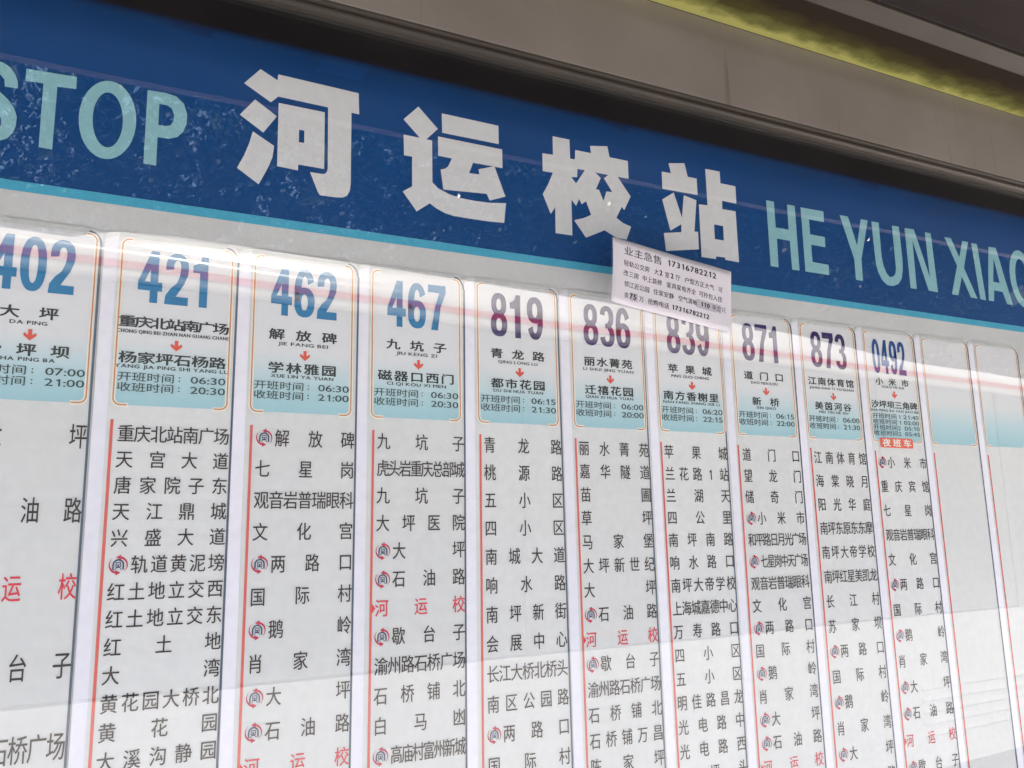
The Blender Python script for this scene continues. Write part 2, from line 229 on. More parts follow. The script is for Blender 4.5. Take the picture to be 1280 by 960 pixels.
def glass_mat():
    m, nt, b = new_mat('display_glass')
    nt.nodes.remove(b)
    geo = N(nt, 'ShaderNodeNewGeometry')
    dot = N(nt, 'ShaderNodeVectorMath'); dot.operation = 'DOT_PRODUCT'
    nt.links.new(geo.outputs['Normal'], dot.inputs[0]); nt.links.new(geo.outputs['Incoming'], dot.inputs[1])
    ab = N(nt, 'ShaderNodeMath'); ab.operation = 'ABSOLUTE'
    nt.links.new(dot.outputs['Value'], ab.inputs[0])
    om = N(nt, 'ShaderNodeMath'); om.operation = 'SUBTRACT'; om.inputs[0].default_value = 1.0
    nt.links.new(ab.outputs[0], om.inputs[1])
    pw = N(nt, 'ShaderNodeMath'); pw.operation = 'POWER'; pw.inputs[1].default_value = 5.0
    nt.links.new(om.outputs[0], pw.inputs[0])
    ma = N(nt, 'ShaderNodeMath'); ma.operation = 'MULTIPLY_ADD'
    ma.inputs[1].default_value = 0.91; ma.inputs[2].default_value = 0.09
    nt.links.new(pw.outputs[0], ma.inputs[0])
    tr = N(nt, 'ShaderNodeBsdfTransparent'); tr.inputs[0].default_value = (0.965, 0.975, 0.99, 1)
    gl = N(nt, 'ShaderNodeBsdfGlossy'); gl.inputs['Roughness'].default_value = 0.0
    gl.inputs['Color'].default_value = (1, 1, 1, 1)
    # faint waviness of the float glass
    tc = N(nt, 'ShaderNodeTexCoord'); no = N(nt, 'ShaderNodeTexNoise'); no.inputs['Scale'].default_value = 2.2
    no.inputs['Detail'].default_value = 1
    nt.links.new(tc.outputs['Object'], no.inputs['Vector'])
    bp = N(nt, 'ShaderNodeBump'); bp.inputs['Strength'].default_value = 0.12; bp.inputs['Distance'].default_value = 0.008
    nt.links.new(no.outputs['Fac'], bp.inputs['Height']); nt.links.new(bp.outputs[0], gl.inputs['Normal'])
    mix = N(nt, 'ShaderNodeMixShader')
    nt.links.new(ma.outputs[0], mix.inputs[0]); nt.links.new(tr.outputs[0], mix.inputs[1]); nt.links.new(gl.outputs[0], mix.inputs[2])
    # thin film of dust
    df = N(nt, 'ShaderNodeBsdfDiffuse'); df.inputs[0].default_value = (0.6, 0.58, 0.55, 1)
    n2 = N(nt, 'ShaderNodeTexNoise'); n2.inputs['Scale'].default_value = 14; n2.inputs['Detail'].default_value = 8
    nt.links.new(tc.outputs['Object'], n2.inputs['Vector'])
    m2 = N(nt, 'ShaderNodeMath'); m2.operation = 'MULTIPLY_ADD'; m2.inputs[1].default_value = 0.016; m2.inputs[2].default_value = -0.004
    m2.use_clamp = True
    nt.links.new(n2.outputs['Fac'], m2.inputs[0])
    mx2 = N(nt, 'ShaderNodeMixShader')
    nt.links.new(m2.outputs[0], mx2.inputs[0]); nt.links.new(mix.outputs[0], mx2.inputs[1]); nt.links.new(df.outputs[0], mx2.inputs[2])
    nt.links.new(mx2.outputs[0], nt.nodes['Material Output'].inputs[0])
    return m
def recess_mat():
    """dark steel, a ragged yellow-green reflection painted into its colour along the rear edge"""
    m, nt, b = new_mat('roof_recess_dark_steel_painted_reflection')
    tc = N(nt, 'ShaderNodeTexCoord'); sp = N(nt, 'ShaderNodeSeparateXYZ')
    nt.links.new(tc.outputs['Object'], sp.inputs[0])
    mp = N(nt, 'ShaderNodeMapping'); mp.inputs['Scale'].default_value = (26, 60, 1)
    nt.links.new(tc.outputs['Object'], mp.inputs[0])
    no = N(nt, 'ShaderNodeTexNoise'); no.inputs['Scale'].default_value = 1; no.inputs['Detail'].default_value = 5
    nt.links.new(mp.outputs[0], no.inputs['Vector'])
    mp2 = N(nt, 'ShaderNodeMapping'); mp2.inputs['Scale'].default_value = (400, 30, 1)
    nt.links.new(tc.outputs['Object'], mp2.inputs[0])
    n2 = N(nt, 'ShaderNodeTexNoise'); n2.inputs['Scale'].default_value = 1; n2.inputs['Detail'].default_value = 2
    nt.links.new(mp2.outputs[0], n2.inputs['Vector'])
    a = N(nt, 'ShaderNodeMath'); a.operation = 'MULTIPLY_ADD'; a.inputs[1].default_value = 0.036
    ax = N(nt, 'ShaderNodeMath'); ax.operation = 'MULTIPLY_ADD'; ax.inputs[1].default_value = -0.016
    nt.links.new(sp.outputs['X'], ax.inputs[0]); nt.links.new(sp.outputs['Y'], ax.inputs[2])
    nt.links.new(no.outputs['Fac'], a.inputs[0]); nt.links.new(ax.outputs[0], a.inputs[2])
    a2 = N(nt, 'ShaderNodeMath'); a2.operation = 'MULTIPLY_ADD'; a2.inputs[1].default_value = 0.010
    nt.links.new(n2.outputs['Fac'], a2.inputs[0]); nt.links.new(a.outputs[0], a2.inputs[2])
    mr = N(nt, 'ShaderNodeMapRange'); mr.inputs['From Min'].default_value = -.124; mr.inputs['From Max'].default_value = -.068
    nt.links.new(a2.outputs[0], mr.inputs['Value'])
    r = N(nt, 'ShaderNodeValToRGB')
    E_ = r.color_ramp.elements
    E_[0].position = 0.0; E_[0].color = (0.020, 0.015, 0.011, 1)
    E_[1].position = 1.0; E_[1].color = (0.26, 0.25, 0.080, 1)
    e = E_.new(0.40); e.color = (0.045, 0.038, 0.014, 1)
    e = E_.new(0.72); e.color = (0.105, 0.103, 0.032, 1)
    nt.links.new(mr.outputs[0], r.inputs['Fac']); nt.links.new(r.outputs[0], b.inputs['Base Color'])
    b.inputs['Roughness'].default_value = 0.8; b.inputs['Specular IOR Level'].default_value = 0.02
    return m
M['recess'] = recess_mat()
M['glass'] = glass_mat()
def clear_mat():
    m, nt, b = new_mat('glass_inner_face'); nt.nodes.remove(b)
    tr = N(nt, 'ShaderNodeBsdfTransparent'); nt.links.new(tr.outputs[0], nt.nodes['Material Output'].inputs[0])
    return m
M['clear'] = clear_mat()

# ---------------------------------------------------------------- object helpers
def tag(o, label=None, cat=None, group=None, kind=None):
    if label: o['label'] = label
    if cat: o['category'] = cat
    if group: o['group'] = group
    if kind: o['kind'] = kind
    return o

def empty(name, loc=(0, 0, 0), rz=0):
    o = bpy.data.objects.new(name, None); COL.objects.link(o)
    o.location = loc; o.rotation_euler = (0, 0, rz)
    return o

def link(name, me, parent=None, loc=(0, 0, 0)):
    o = bpy.data.objects.new(name, me); COL.objects.link(o)
    o.location = loc
    if parent: o.parent = parent
    return o

class MB:
    """collects polygons; build() links them as one mesh object"""
    def __init__(s): s.v = []; s.f = []; s.m = []
    def poly(s, pts, mi=0):
        n = len(s.v); s.v += [tuple(p) for p in pts]; s.f.append(tuple(range(n, n + len(pts)))); s.m.append(mi)
    def mesh(s, vs, fs, mi=0):
        n = len(s.v); s.v += [tuple(p) for p in vs]
        for f in fs: s.f.append(tuple(n + i for i in f)); s.m.append(mi)
    def box(s, x0, x1, y0, y1, z0, z1, mi=0):
        vs = [(x, y, z) for x in (x0, x1) for y in (y0, y1) for z in (z0, z1)]
        s.mesh(vs, [(0, 1, 3, 2), (4, 6, 7, 5), (0, 4, 5, 1), (2, 3, 7, 6), (0, 2, 6, 4), (1, 5, 7, 3)], mi)
    def rect(s, x0, x1, z0, z1, y, mi=0):
        s.poly([(x0, y, z0), (x1, y, z0), (x1, y, z1), (x0, y, z1)], mi)
    def extrude(s, prof, x0, x1, mi=0, cap=True):
        """prof: closed (y,z) outline, swept along x"""
        n = len(prof); b = len(s.v)
        s.v += [(x0, y, z) for y, z in prof] + [(x1, y, z) for y, z in prof]
        for i in range(n):
            j = (i + 1) % n; s.f.append((b + i, b + j, b + n + j, b + n + i)); s.m.append(mi)
        if cap:
            s.f.append(tuple(range(b, b + n))[::-1]); s.m.append(mi)
            s.f.append(tuple(range(b + n, b + 2 * n))); s.m.append(mi)
    def tess(s, loops, y, mi=0):
        """flat printed shape in the x-z plane with holes"""
        import mathutils
        L = [[Vector((p[0], p[1], 0)) for p in lp] for lp in loops]
        tri = mathutils.geometry.tessellate_polygon(L)
        flat = [p for lp in L for p in lp]
        s.mesh([(p.x, y, p.y) for p in flat], [tuple(t) for t in tri], mi)
    def data(s, name, mats):
        me = bpy.data.meshes.new(name); me.from_pydata(s.v, [], s.f); me.update()
        for m in mats: me.materials.append(m)
        if len(mats) > 1: me.polygons.foreach_set('material_index', s.m)
        return me
    def build(s, name, mats, parent=None, loc=(0, 0, 0), bevel=0):
        if not isinstance(mats, (list, tuple)): mats = [mats]
        me = s.data(name, mats); o = link(name, me, parent, loc)
        if bevel:
            md = o.modifiers.new('bevel', 'BEVEL'); md.width = bevel; md.segments = 2; md.limit_method = 'ANGLE'
        return o

_gc = {}
_gc['1'] = ([(.19, 0), (.28, 0), (.28, .69), (.21, .69), (.19, .60), (.19, .53), (.07, .50), (.07, .57)], [(0, 1, 2, 3, 4), (5, 4, 3, 7, 6)], .07, .28, 0, .69)
def glyph(ch):
    """(vertices, faces, x0, x1, z0, z1) of one character, em = 1"""
    if ch in _gc: return _gc[ch]
    cu = bpy.data.curves.new('glyph', 'FONT'); cu.body = ch; cu.size = 1.0; cu.resolution_u = 3
    ob = bpy.data.objects.new('glyph', cu); COL.objects.link(ob)
    bpy.context.view_layer.update()
    me = ob.evaluated_get(bpy.context.evaluated_depsgraph_get()).to_mesh()
    vs = [(v.co.x, v.co.y) for v in me.vertices]; fs = [tuple(p.vertices) for p in me.polygons]
    bpy.data.objects.remove(ob); bpy.data.curves.remove(cu)
    if vs: g = (vs, fs, min(v[0] for v in vs), max(v[0] for v in vs), min(v[1] for v in vs), max(v[1] for v in vs))
    else: g = ([], [], 0, 0.3, 0, 0)
    _gc[ch] = g
    return g

def put(mb, ch, x, z, w, h, y, bold=0.0, mi=0, fn=None):
    """CJK character in a cell of width w, height h whose centre is (x, z)"""
    vs, fs, *_ = glyph(ch)
    offs = [(0, 0)] if not bold else [(-bold, 0), (bold, 0), (0, -bold * .6), (0, bold * .6), (0, 0)]
    for q, (ox, oz) in enumerate(offs):
        P = []
        for a, b in vs:
            if ch == '1': a += .3
            X = x + (a - 0.5) * w + ox; Z = z + (b - 0.37) * h + oz
            P.append((X, y - q * 0.00003, Z) if fn is None else fn(X, Z, q))
        mb.mesh(P, fs, mi)

def latin(mb, s, x0, x1, z0, h, y, bold=0.0, mi=0, fn=None, fixed=None, gap=.09):
    """Latin / figure line fitted between x0 and x1, cap height h from base z0"""
    pen = 0; items = []
    for ch in s:
        if ch == ' ': pen += 0.32; continue
        vs, fs, a, b, c, d = glyph(ch)
        if fixed and ch != ':':
            items.append((ch, pen + (fixed - (b - a)) / 2 - a)); pen += fixed + gap
        else:
            items.append((ch, pen - a)); pen += (b - a) + gap
    pen -= gap
    sx = (x1 - x0) / pen; capn = glyph('H'); cap = capn[5] - capn[4]; sz = h / cap
    offs = [(0, 0)] if not bold else [(-bold, 0), (bold, 0), (0, -bold * .5), (0, bold * .5)]
    for ch, px in items:
        vs, fs, *_ = glyph(ch)
        for q, (ox, oz) in enumerate(offs):
            P = []
            for a, b in vs:
                X = x0 + (px + a) * sx + ox; Z = z0 + b * sz + oz
                P.append((X, y - q * 0.00003, Z) if fn is None else fn(X, Z, q))
            mb.mesh(P, fs, mi)

# compressed bold figures for the route numbers, cell 1 x 2
def _ring(cx, cz, rx, rz, ix, iz, a0, a1, n=22, e=2.35):
    def pt(r1, r2, a):
        c, s = math.cos(a), math.sin(a)
        return (cx + r1 * math.copysign(abs(c) ** (2 / e), c), cz + r2 * math.copysign(abs(s) ** (2 / e), s))
    A = [math.radians(a0 + (a1 - a0) * i / n) for i in range(n + 1)]
    return [[pt(rx, rz, A[i]), pt(rx, rz, A[i + 1]), pt(ix, iz, A[i + 1]), pt(ix, iz, A[i])] for i in range(n)]
def figure(d):
    """list of convex polygons"""
    if d == '0': return _ring(.5, 1, .5, 1, .17, .70, 0, 360, 32)
    if d == '8': return _ring(.5, 1.47, .455, .53, .15, .27, 0, 360, 26) + _ring(.5, .55, .5, .55, .17, .29, 0, 360, 26)
    if d == '6': return _ring(.5, .62, .5, .62, .16, .33, 0, 360, 26) + _ring(.5, 1, .5, 1, .17, .70, 28, 200, 22)
    if d == '9': return [[(1 - x, 2 - z) for x, z in p] for p in figure('6')]
    if d == '3': return _ring(.5, 1.46, .46, .54, .15, .28, -80, 172, 22) + _ring(.5, .54, .5, .54, .16, .29, -172, 80, 22) + [[(.38, .90), (.66, .90), (.66, 1.13), (.38, 1.13)]]
    if d == '2': return _ring(.5, 1.42, .48, .58, .155, .31, 0, 186, 20) + [
        [(.655, 1.42), (.98, 1.42), (.955, 1.18), (.62, 1.16)], [(.62, 1.16), (.955, 1.18), (.80, .82), (.50, .85)],
        [(.50, .85), (.80, .82), (.47, .32), (.04, .34)], [(.50, .85), (.04, .34), (.24, .62)], [(.04, .34), (.47, .32), (1.0, .32), (1.0, 0), (0, 0)]]
    if d == '1': return [[(.36, 0), (.71, 0), (.71, 2), (.44, 2), (.36, 1.5)], [(.36, 1.5), (.44, 2), (.38, 1.82), (.24, 1.68), (.06, 1.62), (.06, 1.34), (.36, 1.34)]]
    if d == '7': return [[(0, 1.66), (1, 1.66), (1, 2), (0, 2)], [(.64, 1.66), (1, 1.66), (.70, 1.0), (.40, 1.0)], [(.40, 1.0), (.70, 1.0), (.56, 0), (.18, 0)]]
    if d == '4': return [[(.50, 0), (.82, 0), (.82, 2), (.50, 2)], [(.50, 2), (.50, 1.30), (.26, .80), (0, .78)], [(0, .78), (.26, .80), (1, .80), (1, .46), (0, .46)]]
    return []
def number(mb, s, x0, x1, z0, z1, y, gap=0.11):
    n = len(s); w = (x1 - x0) / (n + gap * (n - 1)); x = x0; q = 0
    for d in s:
        for p in figure(d):
            q += 1
            mb.poly([(x + a * w, y - (q % 7) * 0.00002, z0 + b * .5 * (z1 - z0)) for a, b in p])
        x += w * (1 + gap)

# ---------------------------------------------------------------- ground, road
GZ = -1.944
b = MB(); b.box(-300, 300, -300, 300, GZ - 0.6, GZ - 0.14)
tag(b.build('ground', M['earth']), kind='structure')
b = MB(); b.box(-60, 60, -9.2, -2.32, GZ - 0.139, GZ - 0.12)
tag(b.build('road', M['asphalt']), kind='structure')
b = MB(); b.box(-60, 60, -2.18, 6.0, GZ - 0.139, GZ); b.box(-60, 60, -14, -9.36, GZ - 0.139, GZ)
tag(b.build('pavement', M['paving']), kind='structure')
kerb = MB()
for yy in (-2.32, -9.36):
    for i in range(-14, 24):
        kerb.box(i * 1.0 + .004, i * 1.0 + .996, yy + .002, yy + .138, GZ - 0.138, GZ + 0.006)
k = kerb.build('kerb', M['kerb'], bevel=0.01); tag(k, kind='structure')

# ---------------------------------------------------------------- the display case
case = tag(empty('bus_stop_display_case', (0, 0, 0)), 'glazed steel bus stop display case with a blue station header over white route cards', 'bus stop sign')
X0, X1 = -0.62, 1.98
ZB = -1.02
b = MB(); b.box(X0, X1, 0.0, 0.03, ZB, 0.300)
b.build('poster_board', M['backing'], case)
# header print
hp = MB(); hp.rect(X0 + .002, X1 - .002, 0.0102, 0.292, -0.0006)
header = hp.build('header_panel', M['blue'], case)
b = MB(); b.rect(X0 + .002, X1 - .002, 0.0, 0.0101, -0.0006)
b.build('teal_stripe', M['teal'], case)
for nm in ('he', 'yun', 'xiao', 'zhan'):
    b = MB()
    for q, loops in enumerate(TITLE[nm]): b.tess(loops, -0.0010 - q * 0.00004)
    b.build('station_character', M['title'], header)
for nm in ('S', 'T', 'O', 'P', 'H', 'E', 'Y', 'U', 'N', 'X', 'I', 'A', 'O2'):
    b = MB()
    for q, loops in enumerate(TITLE[nm]): b.tess(loops, -0.0010 - q * 0.00004)
    b.build('station_letter', M['english'], header)
for i, t in enumerate(TAPE):
    b = MB(); b.tess([t], -0.0008)
    b.build('tape_patch', M['tapelight' if i == 3 else 'tapeblue'], header)

# metro logo (shared mesh): crimson arrows round a navy train in a tunnel
lb = MB()
def lring(r0, r1, a0, a1, n=12):
    for i in range(n):
        t0 = math.radians(a0 + (a1 - a0) * i / n); t1 = math.radians(a0 + (a1 - a0) * (i + 1) / n)
        w0 = r1 - (r1 - r0) * (i / n) ** .8 if True else r0; w1 = r1 - (r1 - r0) * ((i + 1) / n) ** .8
        lb.poly([(r1 * math.cos(t0), 0, r1 * math.sin(t0)), (r1 * math.cos(t1), 0, r1 * math.sin(t1)),
                 (w1 * math.cos(t1), 0, w1 * math.sin(t1)), (w0 * math.cos(t0), 0, w0 * math.sin(t0))], 0)
R_ = 0.0083
lring(R_ * .74, R_, -55, 80); lring(R_ * .74, R_, 125, 260)
for sgn in (1, -1):
    lb.poly([(sgn * x * R_, -0.00002, sgn * z * R_) for x, z in ((-.28, .86), (.22, 1.16), (.26, .58))], 0)
for i in range(10):
    a0 = math.radians(180 - 18 * i); a1 = math.radians(180 - 18 * (i + 1)); ro, ri = R_ * .62, R_ * .45
    zc = 0.05 * R_
    lb.poly([(ro * math.cos(a0), 0, zc + ro * math.sin(a0)), (ro * math.cos(a1), 0, zc + ro * math.sin(a1)),
             (ri * math.cos(a1), 0, zc + ri * math.sin(a1)), (ri * math.cos(a0), 0, zc + ri * math.sin(a0))], 1)
def lr(x0, x1, z0, z1): lb.rect(x0 * R_, x1 * R_, z0 * R_, z1 * R_, -0.00001, 1)
lr(-.62, -.45, -.52, .05); lr(.45, .62, -.52, .05)
lr(-.28, .28, .22, .32); lr(-.28, -.20, -.25, .22); lr(.20, .28, -.25, .22); lr(-.20, .20, -.02, .06); lr(-.20, .20, -.32, -.16)
lr(-.06, .06, -.16, -.02)
for sg in (-1, 1):
    lb.poly([(sg * x * R_, -0.00001, z * R_) for x, z in ((.14, -.32), (.24, -.32), (.42, -.56), (.32, -.56))], 1)
LOGO = lb.data('metro_logo', [M['logored'], M['logonavy']])

BX0, BX1 = 0.0168, 0.1233        # header box, within the card
NW = {2: .050, 3: .074, 4: .074, 5: .093, 6: .102, 7: .106}
# dividers: slight play of each card in its slot (at z=-.2, at z=-.6)
PLAY = {0: (-.0006, -.0001), 1: (.001, .0001), 2: (.0016, -.0003), 3: (.001, -.0009), 4: (-.0003, .0011), 5: (-.0017, 0),
        6: (-.0030, -.0039), 7: (.0004, -.0002), 8: (.0007, .002), 9: (.0006, .002), 10: (.0004, .0007), 11: (0, 0)}

def names_row(mb, s, x0, x1, z, w, h, y, bold):
    n = len(s)
    if n == 1: put(mb, s, (x0 + x1) / 2, z, w, h, y, bold); return
    step = (x1 - x0 - w) / (n - 1); w2 = min(w, step * 1.16)
    step = (x1 - x0 - w2) / (n - 1)
    for i, ch in enumerate(s):
        put(mb, ch, x0 + w2 / 2 + i * step, z, w2, h, y - (i % 2) * 0.00001, bold)

def card(k, num, nmat, label, n1='', p1='', n2='', p2='', times=(), rows=(), zs=-.2315, pitch=-.03, em=.0190, badge=None):
    x0 = 0.13 * k
    pb = PLAY.get(k + 1, (0, 0)); pa = PLAY.get(k, (0, 0))
    def xd(z, p): return p[0] + (p[1] - p[0]) * (z + .2) / -.4
    c = MB()
    # the card: thin sheet with rounded top corners
    zt = -0.0290; rr = 0.008; L = -.0004; Rr = .1292
    out = []
    for i in range(7):
        a = math.radians(180 - 15 * i); out.append((L + rr + rr * math.cos(a), zt - rr + rr * math.sin(a)))
    for i in range(7):
        a = math.radians(90 - 15 * i); out.append((Rr - rr + rr * math.cos(a), zt - rr + rr * math.sin(a)))
    out += [(Rr + xd(-1.0, pb), -1.0), (L + xd(-1.0, pa), -1.0)]
    n = len(out)
    c.v = [(x, -0.0011, z) for x, z in out] + [(x, -0.0001, z) for x, z in out]
    c.f = [tuple(range(n))] + [(i, i + n, (i + 1) % n + n, (i + 1) % n) for i in range(n)]
    c.m = [0] * (n + 1)
    root = c.build('route_card', M['poster'], case, (x0, 0, 0))
    root['label'] = label
    Y = -0.0013
    # printed gutter, divider
    g = MB()
    g.poly([(L + .0005, Y, zt - rr), (.0125, Y, zt - .0030), (.0125 + xd(-.99, pa), Y, -.99), (L + .0005 + xd(-.99, pa), Y, -.99)])
    g.build('white_gutter', M['gutter'], root)
    g = MB(); za = -.046
    def strip(mb, xa, xb, p, z0, z1, y, mi=0, xt=None, zq=None):
        mb.poly([(xa + xd(z0, p), y, z0), (xb + xd(z0, p), y, z0), (xb + xd(z1, p), y, z1), (xa + xd(z1, p), y, z1)], mi)
    strip(g, .1268, .1290, pb, za, -.99, Y - .0002)
    prev = None
    for i in range(7):      # the printed line bends inwards round the top corner
        a = math.radians(15 * i); cx, cz = .1268 - .0105 + pb[0], za
        p = ((cx + .0105 * math.cos(a), cz + .0135 * math.sin(a)), (cx + .0127 * math.cos(a), cz + .0150 * math.sin(a)))
        if prev: g.poly([(prev[0][0], Y - .0002, prev[0][1]), (prev[1][0], Y - .0002, prev[1][1]), (p[1][0], Y - .0002, p[1][1]), (p[0][0], Y - .0002, p[0][1])])
        prev = p
    g.build('divider_line', M['slate'], root)
    g = MB(); g.rect(.0135, .1185, -.0335, -.0282, Y - .00015)
    g.build('grey_top_line', M['topband'], root)
    # header box
    g = MB(); g.rect(BX0, BX1, -.2045, -.036, Y); g.build('header_box', M['boxfade'], root)
    h = MB(); ln = MB()
    def path(mb, pts, w, y):
        for (a, bb), (c_, d) in zip(pts, pts[1:]):
            dx, dz = c_ - a, d - bb; q = math.hypot(dx, dz); nx, nz = -dz / q * w / 2, dx / q * w / 2
            ex, ez = dx / q * w * .25, dz / q * w * .25
            mb.poly([(a + nx - ex, y, bb + nz - ez), (c_ + nx + ex, y, d + nz + ez), (c_ - nx + ex, y, d - nz + ez), (a - nx - ex, y, bb - nz - ez)])
            y -= 0.00001
    def side(sx, xe, far, hook):
        r = .0065; pts = [(xe + sx * far, -.0350)]
        pts += [(xe + sx * (r - r * math.sin(math.radians(a))), -.0350 - r + r * math.cos(math.radians(a))) for a in (0, 20, 40, 60, 80, 90)]
        pts += [(xe + sx * (r - r * math.cos(math.radians(a))), -.2045 + r - r * math.sin(math.radians(a))) for a in (0, 15, 35, 55, 75, 90)]
        pts += [(xe + sx * hook, -.2045)]
        return pts
    for sx, xe in ((1, BX0), (-1, BX1)):
        pts = side(sx, xe, .0085, .0125)
        h = MB(); ln = MB(); path(h, pts, .0042, Y - .0002); path(ln, pts, .0013, Y - .0005)
        h.build('bracket_halo', M['halo'], root); ln.build('bracket_line', M['orange'], root)
    if num:
        g = MB()
        if len(num) == 4: number(g, num, .0318, .1045, -.0990, -.0450, Y - .0003, .14)
        else: number(g, num, .0328 if num == '421' else .0343, .1058, -.0990, -.0445, Y - .0003)
        g.build('route_number', nmat, root)
    s4 = bool(badge)
    cx = .0700
    zn1, zp1, za_, zn2, zp2 = (-.1115, -.1215, -.1315, -.1475, -.1585) if s4 else (-.1200, -.1317, -.1418, -.1565, -.1672)
    if n1:
        for s, z, w in ((n1, zn1, NW[len(n1)]), (n2, zn2, NW[len(n2)])):
            g = MB(); names_row(g, s, cx - w / 2, cx + w / 2, z, .0172, (.0126 if not s4 else .0122), Y - .0003, .00046)
            g.build('terminal_name', M['inkbold'], root)
        for s, z in ((p1, zp1), (p2, zp2)):
            w = min(.107, len(s) * .00445); g = MB()
            latin(g, s, cx - w / 2, cx + w / 2, z, .0035, Y - .0003, .00017, gap=.15)
            g.build('terminal_pinyin', M['inkbold'], root)
        g = MB(); ax = .0720; t, u = za_ + .0056, za_ - .0056
        g.poly([(ax - .0017, Y - .0003, t), (ax - .0017, Y - .0003, u + .004), (ax + .0017, Y - .0003, u + .004), (ax + .0017, Y - .0003, t)])
        g.poly([(ax, Y - .00032, u), (ax + .0056, Y - .00032, u + .0050), (ax + .0050, Y - .00032, u + .0078), (ax, Y - .00032, u + .0044), (ax - .0050, Y - .00032, u + .0078), (ax - .0056, Y - .00032, u + .0050)])
        g.build('direction_arrow', M['arrow'], root)
    for i, (a, t) in enumerate(times):
        z = (-.1760 - .0104 * i) if not s4 else (-.1655 - .0088 * i)
        hh = .0098 if not s4 else .0086
        g = MB(); n_ = len(a)
        w = .0133
        for j, ch in enumerate(a):
            put(g, ch, .0190 + w * (j + .5), z, w, hh, Y - .0004, .00008)
        px = .0190 + w * n_
        if n_ == 5: px -= .002
        for dz in (.0016, -.0018): g.rect(px + .0035, px + .0049, z + dz - .0006, z + dz + .0006, Y - .0004)
        latin(g, t, .0872, .1208, z - hh * .34, hh * .70, Y - .0004, .00013, fixed=.44, gap=.06)
        g.build('service_time', M['inktime'], root)
    if badge:
        g = MB(); xa, xb, z0, z1 = .0300, .1020, -.2140, -.1990
        r = .003; o_ = []
        for cx_, cz_, a0 in ((xa + r, z0 + r, 180), (xb - r, z0 + r, 270), (xb - r, z1 - r, 0), (xa + r, z1 - r, 90)):
            o_ += [(cx_ + r * math.cos(math.radians(a0 + 30 * i)), cz_ + r * math.sin(math.radians(a0 + 30 * i))) for i in range(4)]
        g.poly([(x, Y - .0008, z) for x, z in o_]); bd = g.build('night_badge', M['badge'], root)
        g = MB(); names_row(g, badge, .0345, .0975, -.2065, .0180, .0125, Y - .0010, .0005)
        g.build('badge_text', M['badgetext'], root)
    # list below
    g = MB(); strip(g, .0164, .0191, pa, -.2190, -.99, Y - .0002); g.build('red_line', M['redline'], root)
    for i, s in enumerate(rows):
        z = zs + pitch * i
        off = (xd(z, pa) + xd(z, pb)) / 2
        red = s.startswith('*'); logo = s.startswith('@'); s = s.lstrip('*@')
        l = .0222 + off
        if logo:
            lo = link('metro_logo', LOGO, root, (l + .0085, Y - .0003, z)); l += .0190
        r_ = .1272 + off
        g = MB(); names_row(g, s, l, r_, z, .0158, em, Y - .0003, .00013)
        g.build('stop_name', M['red' if red else 'ink'], root)
        if red:
            g = MB(); xa = .0191 + off; g.poly([(xa, Y - .0003, z + .0052), (xa, Y - .0003, z - .0052), (xa + .0040, Y - .0003, z)])
            g.build('red_pointer', M['red'], root)
    return root

T1 = '开班时间'; T2 = '收班时间'
B_, P_, V_ = M['num_blue'], M['num_purple'], M['num_navy']
card(-1, '402', B_, 'route 402 card, leftmost, partly cut off', '大坪', 'DA PING', '沙坪坝', 'SHA PING BA', ((T1, '07:00'), (T2, '21:00')),
     ('@大坪', '@石油路', '*河运校', '@歇台子', '渝州路石桥广场'), -.2370, -.0696, .0255)
card(0, '421', B_, 'route 421 card in blue', '重庆北站南广场', 'CHONG QING BEI ZHAN NAN GUANG CHANG', '杨家坪石杨路', 'YANG JIA PING SHI YANG LU', ((T1, '06:30'), (T2, '20:30')),
     ('重庆北站南广场', '天宫大道', '唐家院子东', '天江鼎城', '兴盛大道', '@轨道黄泥塝', '红土地立交西', '红土地立交东', '红土地', '大湾', '黄花园大桥北', '黄花园', '大溪沟静园'), -.2325, -.0251, .0182)
card(1, '462', B_, 'route 462 card in blue', '解放碑', 'JIE FANG BEI', '学林雅园', 'XUE LIN YA YUAN', ((T1, '06:30'), (T2, '21:00')),
     ('@解放碑', '七星岗', '观音岩普瑞眼科', '文化宫', '@两路口', '国际村', '@鹅岭', '肖家湾', '@大坪', '@石油路', '*河运校'), -.2319, -.0323, .0195)
card(2, '467', B_, 'route 467 card in blue', '九坑子', 'JIU KENG ZI', '磁器口西门', 'CI QI KOU XI MEN', ((T1, '06:30'), (T2, '20:30')),
     ('九坑子', '虎头岩重庆总部城', '九坑子', '大坪医院', '@大坪', '@石油路', '*河运校', '@歇台子', '渝州路石桥广场', '石桥铺北', '白马凼', '@高庙村富州新城'), -.2312, -.0299, .0195)
card(3, '819', P_, 'route 819 card in purple', '青龙路', 'QING LONG LU', '都市花园', 'DU SHI HUA YUAN', ((T1, '06:15'), (T2, '21:30')),
     ('青龙路', '桃源路', '五小区', '四小区', '南城大道', '响水路', '南坪新街', '会展中心', '长江大桥北桥头', '南区公园路', '@两路口', '国际村'), -.2313, -.0322, .0200)
card(4, '836', P_, 'route 836 card in purple', '丽水菁苑', 'LI SHUI JING YUAN', '迁禧花园', 'QIAN XI HUA YUAN', ((T1, '06:00'), (T2, '20:00')),
     ('丽水菁苑', '嘉华隧道', '苗圃', '草坪', '马家堡', '大坪新世纪', '大坪', '@石油路', '*河运校', '@歇台子', '渝州路石桥广场', '石桥铺北', '石桥铺万昌', '陈家坪'), -.2312, -.0286, .0193)
